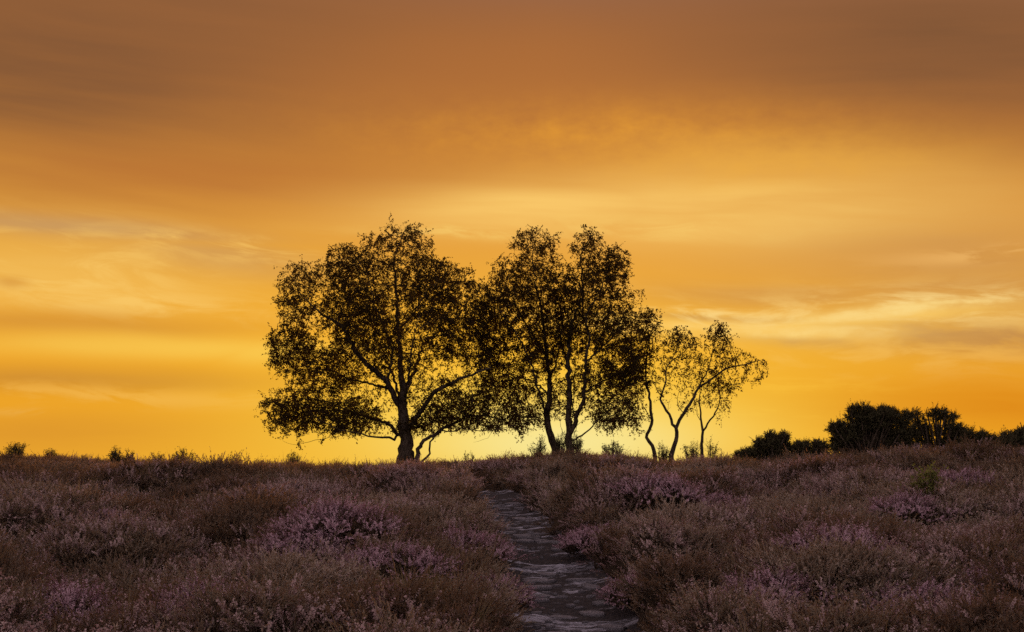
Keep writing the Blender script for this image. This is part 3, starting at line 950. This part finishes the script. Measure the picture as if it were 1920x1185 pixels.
# which bush flowers: patches over the moor, less towards the dark far-left bank and the ridge
patch = fbm(kx * .55 + 3, kd * .55, 71, 3)
pf = smooth01((patch - .42) / .14) * .60 + .14
pf = pf * (1 - .85 * tall) * (1 - .75 * smooth01((Dd - 23) / 6)) * (1 - .5 * low) * (1 - .35 * right_shade(X, Dd))
fine = vn(X * 2.1, Dd * 2.1, 73)
isf = (hsh(np.floor(kx * 97), np.floor(kd * 89), 5) < pf) & (srng.random(len(X)) < .15 + 1.0 * smooth01((fine - .25) / .5))
isf = isf | (srng.random(len(X)) < (.05 + .34 * smooth01((fbm(X * .8 + 5, Dd * .8, 111, 3) - .36) / .2)) * (1 - .7 * tall) * (1 - .6 * smooth01((Dd - 23) / 6)))
isg = (~isf) & (srng.random(len(X)) < (.05 + .22 * low + .16 * smooth01((fbm(X * .5, Dd * .5, 81, 3) - .50) / .1)))
ish = ~(isf | isg)
heath_shade = np.maximum(np.exp(-((X + 4.0) / 2.2) ** 2 - ((Dd - 10.5) / 2.6) ** 2), np.maximum(np.exp(-((X - 4.6) / 2.0) ** 2 - ((Dd - 11.0) / 3.0) ** 2), np.exp(-((X - 8.5) / 3.0) ** 2 - ((Dd - 25) / 5.0) ** 2)))  # shade of the near corners and right slope, painted into the heather tint
tint = np.clip(-.08 - .30 * heath_shade + .22 * np.exp(-(np.abs(X - path_x(Dd)) / 2.6) ** 2 - ((Dd - 15.5) / 4.5) ** 2) + 1.0 * kind ** 1.2 + .9 * (fbm(X * .35, Dd * .35, 91, 3) - .45) + srng.normal(0, .17, len(X)) - .40 * tall - .22 * smooth01((Dd - 23) / 8), 0, 1)
size = (.62 + .62 * srng.random(len(X)) ** 1.3) * (1 + .25 * tall - .35 * low) * (1 - .30 * edge) * (1 + .10 * smooth01((Dd - 17) / 8))
# grassy fringe of the path
heath = proto_collection('heather', [sprig_tuft(s, 0) for s in (1, 2, 3, 4, 5)], [MAT['heather_leaf'], MAT['heather_flower'], MAT['woody']])
bloom = proto_collection('flowering_heather', [sprig_tuft(s, .72, 36) for s in (11, 12, 13, 14)], [MAT['heather_leaf'], MAT['heather_flower'], MAT['woody']])
moor = proto_collection('moor_grass', [grass_tuft(s) for s in (21, 22, 23)], [MAT['grass']])
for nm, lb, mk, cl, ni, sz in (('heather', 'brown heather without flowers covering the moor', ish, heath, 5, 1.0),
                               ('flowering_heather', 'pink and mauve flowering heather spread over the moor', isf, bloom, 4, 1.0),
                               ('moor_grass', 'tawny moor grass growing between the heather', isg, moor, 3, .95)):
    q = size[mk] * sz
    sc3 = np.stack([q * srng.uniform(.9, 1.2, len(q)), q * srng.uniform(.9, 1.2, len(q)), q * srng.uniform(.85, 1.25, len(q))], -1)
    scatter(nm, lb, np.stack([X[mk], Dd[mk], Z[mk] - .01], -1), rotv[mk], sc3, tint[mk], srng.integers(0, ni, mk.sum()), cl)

# ------------------------------------------------------------------ single plants
def hit(px, py, dmin=6.0, dmax=46.0):
    """where a photo position meets the heath"""
    ds = np.arange(dmin, dmax, .05); P = at(np.full(ds.shape, float(px)), np.full(ds.shape, float(py)), ds)
    k = np.where(P[:, 2] < soil(P[:, 0], P[:, 1]) + .15)[0]
    k = k[0] if len(k) else len(ds) - 1
    return P[k, 0], P[k, 1]


def clump_meshes(seed, flower):
    """a dome of heather about 0.9 m across as two meshes: foliage, flowers"""
    r_ = np.random.default_rng(seed); parts = {0: [[], [], 0], 1: [[], [], 0], 2: [[], [], 0]}
    tf = [sprig_tuft(seed * 10 + k, flower, 30, .21) for k in range(3)]
    for k in range(34):
        rr = .42 * math.sqrt(r_.random()); a = r_.uniform(0, 6.283); s_ = r_.uniform(.75, 1.15)
        V, T, M = tf[k % 3]; th = r_.uniform(0, 6.283)
        R1 = np.array([[math.cos(th), -math.sin(th), 0], [math.sin(th), math.cos(th), 0], [0, 0, 1]])
        lean = rr * 1.2; ca, sa = math.cos(a), math.sin(a)
        ax = np.array([-sa, ca, 0]); c_, s2 = math.cos(lean), math.sin(lean)
        V2 = (V * s_) @ R1.T
        V2 = V2 * c_ + np.cross(ax, V2) * s2 + np.outer(V2 @ ax, ax) * (1 - c_)
        V2 = V2 + np.array([ca * rr, sa * rr, .14 * (1 - (rr / .45) ** 2)])
        for mi in (0, 1, 2):
            t = T[M == mi]
            if len(t):
                u, inv = np.unique(t, return_inverse=True)
                parts[mi][0].append(V2[u]); parts[mi][1].append(inv.reshape(-1, 3) + parts[mi][2]); parts[mi][2] += len(u)
    out = []
    for mi, nm, mt in ((0, 'foliage', 'clump_leaf'), (1, 'flowers', 'clump_flower'), (2, 'stems', 'woody')):
        out.append(mesh_np(nm, np.concatenate(parts[mi][0]), np.concatenate(parts[mi][1]), MAT[mt]))
    return out

CM = [clump_meshes(k, .9) for k in (3, 4, 5)]
for k, (px, py, s_, lb) in enumerate([
        (640, 985, 1.25, 'pale pink heather clump on top of the dark mound left of the path'),
        (570, 1020, 1.0, 'pink heather clump on the left shoulder of the dark mound'),
        (735, 1050, 1.0, 'mauve heather clump on the right flank of the dark mound, left of the path'),
        (870, 1030, 1.15, 'dome of pink heather on the left bank close beside the path'),
        (915, 1095, .8, 'small bright pink heather tuft at the left edge of the path'),
        (1128, 1010, 1.0, 'bright pink heather clump on the right bank where the path bends'),
        (1205, 1095, .8, 'small pink heather tuft at the right edge of the path, low in front'),
        (1225, 925, 1.2, 'pink heather clump on the right slope just below the ridge trees'),
        (1330, 960, 1.3, 'wide pale pink heather clump in the middle of the right slope'),
        (1455, 1105, 1.0, 'pink heather clump on the lower right slope, nearest the path foot'),
        (1560, 1030, 1.1, 'pink heather clump on the right slope with a dark hollow behind'),
        (1800, 905, 1.1, 'pink heather clump beside the green seedling, far right'),
        (1705, 955, 1.1, 'long pink heather clump below the green seedling'),
        (1820, 990, .7, 'single violet heather tuft alone on the far right slope'),
        (1720, 1135, 1.0, 'violet heather clump in the lower right corner'),
        (1850, 1105, 1.0, 'pale violet heather clump by the right picture edge'),
        (90, 1150, 1.2, 'pale violet heather clump in the lower left corner'),
        (190, 985, .9, 'small mauve heather clump in the hollow at far left'),
        (390, 1130, 1.0, 'mauve heather clump low on the left slope')]):
    x, d = hit(px, py)
    root = thing('heather_clump', (x, d, float(soil(np.array(x), np.array(d))) - .02), lb, 'heather', 'flowering heather clumps')
    root.rotation_euler = (0, 0, k * 2.1); root.scale = (s_ * .85, s_ * .85, s_ * .85)
    for nm, me in zip(('foliage', 'flowers', 'stems'), CM[k % 3]): obj(nm, me, root)


def gorse(label, base, blobs, seed, dens=1300, shoot=.125, name='gorse_bush', cat='bush', depth=.9, group='gorse bushes on the ridge', sub=5):
    """dark spiny bush: blobs (px, py, radius px, dy, fill) at a distance"""
    r_ = np.random.default_rng(seed); bx, by, D = base
    b0 = at(bx, by, D); b0[2] = float(terrain(b0[0], b0[1])) + .02
    stems, leaf_ = Bag(), Bag()
    more = []
    for (px, py, rp, dyo, fill) in blobs:
        for k in range(sub):
            a_ = r_.uniform(-.3, 3.44); q = r_.uniform(.8, 1.2)
            more.append((px + math.cos(a_) * rp * q, py - math.sin(a_) * rp * q, rp * r_.uniform(.22, .40), dyo + r_.normal(0, .15), fill))
    for (px, py, rp, dyo, fill) in [(a_, b_, c2 * .80, d2, e2) for a_, b_, c2, d2, e2 in blobs] + more:
        c_ = at(px, py, D + dyo); R = rp * D / FPX
        n = int(dens * fill * R ** 2 * 4) + 14
        v = unit(r_.normal(0, 1, (n, 3))); rad_ = R * (r_.random(n) ** .38)
        P = c_ + v * rad_[:, None] * np.array([1, depth, 1])
        ax = unit(v + r_.normal(0, .55, (n, 3)) + np.array([0, 0, .55]))
        L = shoot * r_.uniform(.6, 1.35, n) * np.where(r_.random(n) < .10, 1.5, 1.0)
        m = 18
        f = np.tile(np.linspace(0, .95, m), (n, 1)) + r_.normal(0, .03, (n, m))
        Q = P[:, None] + ax[:, None] * (L[:, None] * f)[..., None]
        o_ = unit(np.cross(ax[:, None], r_.normal(0, 1, (n, m, 3)))); nd = unit(o_ + ax[:, None] * r_.uniform(.35, 1.1, (n, m, 1)))
        w_ = unit(np.cross(nd, ax[:, None])) * .0065
        ln = (.052 * (1.1 - .5 * f))[..., None]
        V = np.stack([Q + w_, Q - w_, Q + nd * ln], 2).reshape(-1, 3)
        leaf_.add(V - b0, np.arange(len(V)).reshape(-1, 3))
        # woody stems to some of the shoots
        cc = c_ - np.array([0, 0, R * .4])
        mid = (b0 + cc) / 2 + r_.normal(0, .06, 3)
        V, Qd = tube([b0 - [0, 0, .1], b0 + (mid - b0) * .5 + r_.normal(0, .03, 3), mid, cc, c_], [.035, .03, .024, .018, .010], 5)
        stems.add(V - b0, Qd)
        for k in range(0, n, 4):
            V, Qd = tube([c_ + r_.normal(0, R * .15, 3), (c_ + P[k]) / 2 + r_.normal(0, .03, 3), P[k] + ax[k] * L[k] * .9], [.009, .006, .002], 3)
            stems.add(V - b0, Qd)
    root = thing(name, b0, label, cat, group)
    obj('stems', stems.mesh('stems', MAT['bark']), root)
    obj('foliage', leaf_.mesh('foliage', MAT['gorse']), root)
    return root

gorse('largest rounded dark gorse bush on the right skyline', (1625, 845, 34.5),
      [(1615, 792, 22, 0, 1.0), (1605, 776, 11, 0, .9), (1650, 815, 34, .3, 1.3), (1600, 830, 28, .2, 1.3), (1690, 835, 26, .2, 1.2), (1640, 790, 22, -.2, 1.1), (1640, 800, 24, .2, 1.2), (1660, 786, 15, 0, 1.0), (1685, 790, 18, .1, 1.0), (1590, 812, 20, -.1, 1.1), (1570, 820, 13, 0, .8), (1563, 806, 8, 0, .6),
       (1630, 830, 30, .2, 1.4), (1580, 838, 18, 0, 1.1), (1675, 825, 28, .2, 1.3), (1700, 812, 15, 0, .8), (1655, 778, 9, 0, .7)], 5)
gorse('open dark gorse bush with gaps of sky, right of the largest bush', (1755, 842, 34.9),
      [(1720, 785, 12, 0, .7), (1722, 806, 13, .2, .55), (1750, 780, 11, 0, .75), (1765, 776, 9, 0, .7), (1780, 790, 11, .1, .7), (1745, 805, 13, .3, .5), (1770, 812, 14, 0, .55), (1790, 806, 9, 0, .6), (1735, 830, 18, .1, .8), (1775, 834, 18, 0, .8), (1800, 806, 7, 0, .6), (1803, 820, 9, 0, .6)], 6, dens=800, sub=4)
gorse('small rounded dark bush between the sparse birches and the gorse', (1452, 852, 34.6),
      [(1448, 832, 12, 0, 1.2), (1434, 838, 11, 0, .9), (1468, 836, 12, 0, 1.1), (1446, 820, 6, 0, .7), (1470, 822, 6, 0, .6), (1422, 832, 5, 0, .6), (1455, 850, 18, 0, 1.3), (1425, 852, 12, 0, 1.0), (1480, 850, 12, 0, 1.0)], 7)
gorse('low dark bush with open twigs just right of the small rounded bush', (1500, 852, 34.4),
      [(1492, 844, 7, 0, .7), (1508, 846, 7, 0, .7), (1512, 836, 4, 0, .4), (1496, 836, 3, 0, .4), (1500, 856, 10, 0, 1.0), (1518, 854, 8, 0, .8)], 8)
gorse('tiny dark bush on the skyline right of the last birch', (1395, 856, 34.6),
      [(1394, 854, 5, 0, .7), (1404, 850, 5, 0, .6), (1384, 857, 4, 0, .6), (1408, 857, 7, 0, .8)], 9)
gorse('low spreading dark bush at the right end of the gorse', (1830, 835, 33.8),
      [(1818, 824, 12, 0, .8), (1838, 823, 9, 0, .7), (1858, 829, 8, 0, .6), (1838, 838, 14, 0, 1.0)], 10)
gorse('low dark scrub bush on the skyline against the right picture edge', (1895, 830, 33.2),
      [(1884, 826, 7, 0, .6), (1900, 821, 8, .1, .6), (1916, 817, 8, 0, .6), (1935, 818, 9, 0, .7), (1905, 834, 14, 0, 1.0)], 15)
gorse('sparse dark bush between the low twiggy bush and the largest gorse', (1538, 850, 34.4),
      [(1532, 838, 7, 0, .6), (1544, 842, 8, 0, .7), (1536, 848, 9, 0, .8)], 14)


def shrub(label, px, py, D, wpx, hpx, seed, leafmat='leaf', n=16, leaf=(.030, .018), name='skyline_shrub', per=22, group='small shrubs on the skyline'):
    """a knee-high twiggy shrub: upright stems with small leaves"""
    r_ = np.random.default_rng(seed); sc = D / FPX
    b0 = at(px, py, D); b0[2] = float(soil(np.array(b0[0]), np.array(b0[1]))) + .04
    top = at(px, py - hpx, D)[2]; H = max(.32, (top - b0[2]) * 1.15)
    st = Bag(); LP = []
    for k in range(n):
        a = r_.uniform(0, 6.283); rr = math.sqrt(r_.random()) * wpx * sc * .5
        e = np.array([math.cos(a) * rr, math.sin(a) * rr * .8, H * r_.uniform(.55, 1.0) * (1 - .25 * (rr / (wpx * sc * .5)) ** 2)])
        m1 = e * np.array([.45, .45, .5]) + r_.normal(0, .025, 3)
        P = np.array([[math.cos(a) * .03, math.sin(a) * .03, -.1], m1 * .6, m1, (m1 + e) / 2 + r_.normal(0, .02, 3), e])
        V, Q = tube(P, [.007, .006, .0045, .003, .0015], 4); st.add(V, Q)
        for j in range(3):
            q = P[2] + (P[4] - P[2]) * r_.uniform(.1, .8); e2 = q + unit(r_.normal(0, 1, 3) + [0, 0, .9]) * H * r_.uniform(.12, .28)
            V, Q = tube([q, (q + e2) / 2 + r_.normal(0, .012, 3), e2], [.003, .0025, .0012], 3); st.add(V, Q)
            LP.append(q + (e2 - q) * r_.random((per // 3, 1)) + r_.normal(0, .014, (per // 3, 3)))
        LP.append(P[2] + (P[4] - P[2]) * r_.uniform(.1, 1.05, (per, 1)) + r_.normal(0, .014, (per, 3)))
    root = thing(name, b0, label, 'shrub', group)
    obj('stems', st.mesh('stems', MAT['bark']), root)
    V, T = leaf_quads(np.concatenate(LP), leaf[0], leaf[1], r_, -.8)
    obj('foliage', mesh_np('foliage', V, T, MAT[leafmat]), root)

for k, a in enumerate([
        ('twiggy shrub at the foot of the leaning single-trunk birch, on its left', 1010, 846, 36.6, 44, 26, 16),
        ('dark leafy shrub between the feet of the leaning and the forked birch', 1052, 842, 37.4, 24, 30, 16),
        ('twiggy shrub at the right foot of the forked birch', 1082, 842, 36.8, 24, 28, 14),
        ('low wide shrub on the skyline between the forked and the wavy birch', 1148, 848, 36.2, 46, 22, 18),
        ('shrub standing between the wavy slim birch and the V-forked birch', 1243, 852, 37.0, 24, 24, 14),
        ('rounded twiggy shrub at the left foot of the rightmost birch', 1298, 854, 37.2, 34, 28, 18),
        ('wispy shrub with one long twig at the right foot of the rightmost birch', 1334, 852, 37.4, 26, 28, 8),
        ('dense twiggy shrub on the skyline at the left picture edge', 30, 852, 34.2, 50, 20, 20),
        ('small twiggy shrub on the left skyline, second from the picture edge', 95, 854, 34.4, 26, 12, 10),
        ('tall twiggy shrub on the left skyline, third from the picture edge', 216, 860, 34.6, 30, 20, 14),
        ('low twiggy shrub close right of the tall one on the left skyline', 240, 860, 34.4, 24, 17, 12),
        ('open twiggy shrub on the left skyline between two denser ones', 292, 862, 34.8, 30, 16, 10),
        ('wide twiggy shrub in the middle of the left skyline', 345, 862, 34.6, 50, 19, 18),
        ('thin twiggy shrub on the left skyline nearest the low mound', 440, 864, 34.6, 34, 14, 9),
        ('dark shrub topping the low mound left of the broad birch', 550, 862, 34.2, 36, 12, 18),
        ('tuft of tall twigs on the skyline right of the low leaning birch', 878, 864, 35.0, 22, 16, 8),
        ('shrub on the skyline beside the last gorse, near the right picture edge', 1880, 826, 31.0, 60, 16, 18)]):
    lb, px, py, D, wp, hp, n = a
    shrub(lb, px, py, D, wp, hp, 300 + k, n=int(n * 1.6), name='twiggy_shrub', leafmat='gorse', per=30)

x, d = hit(1735, 935)
shrub('light green leafy seedling among the dark heather on the right slope', 1738, 935, d, 60, 66, 501, 'seedling', 12, (.040, .030), 'green_seedling', 18, None)

# bleached dead branch lying in the heather at the bottom
x, d = hit(1440, 1172)
z = float(soil(np.array(x), np.array(d)))
bag = Bag()
for P, R in (([(-.22, 0, .10), (-.17, 0, .20), (-.08, .02, .26), (.03, .02, .25), (.12, .03, .28), (.20, .02, .22)], [.008, .008, .007, .006, .004, .002]),
             ([(.03, .02, .25), (.10, -.02, .22), (.17, -.04, .13)], [.005, .004, .002]), ([(-.08, .02, .26), (-.03, .05, .33)], [.004, .002])):
    V, Q = tube(P, R, 6); bag.add(V, Q)
o = obj('dead_branch', bag.mesh('dead_branch', MAT['deadwood'], True), label='grey bare dead branch arching out of the heather at the bottom right', category='branch')
o.location = (x, d, z)
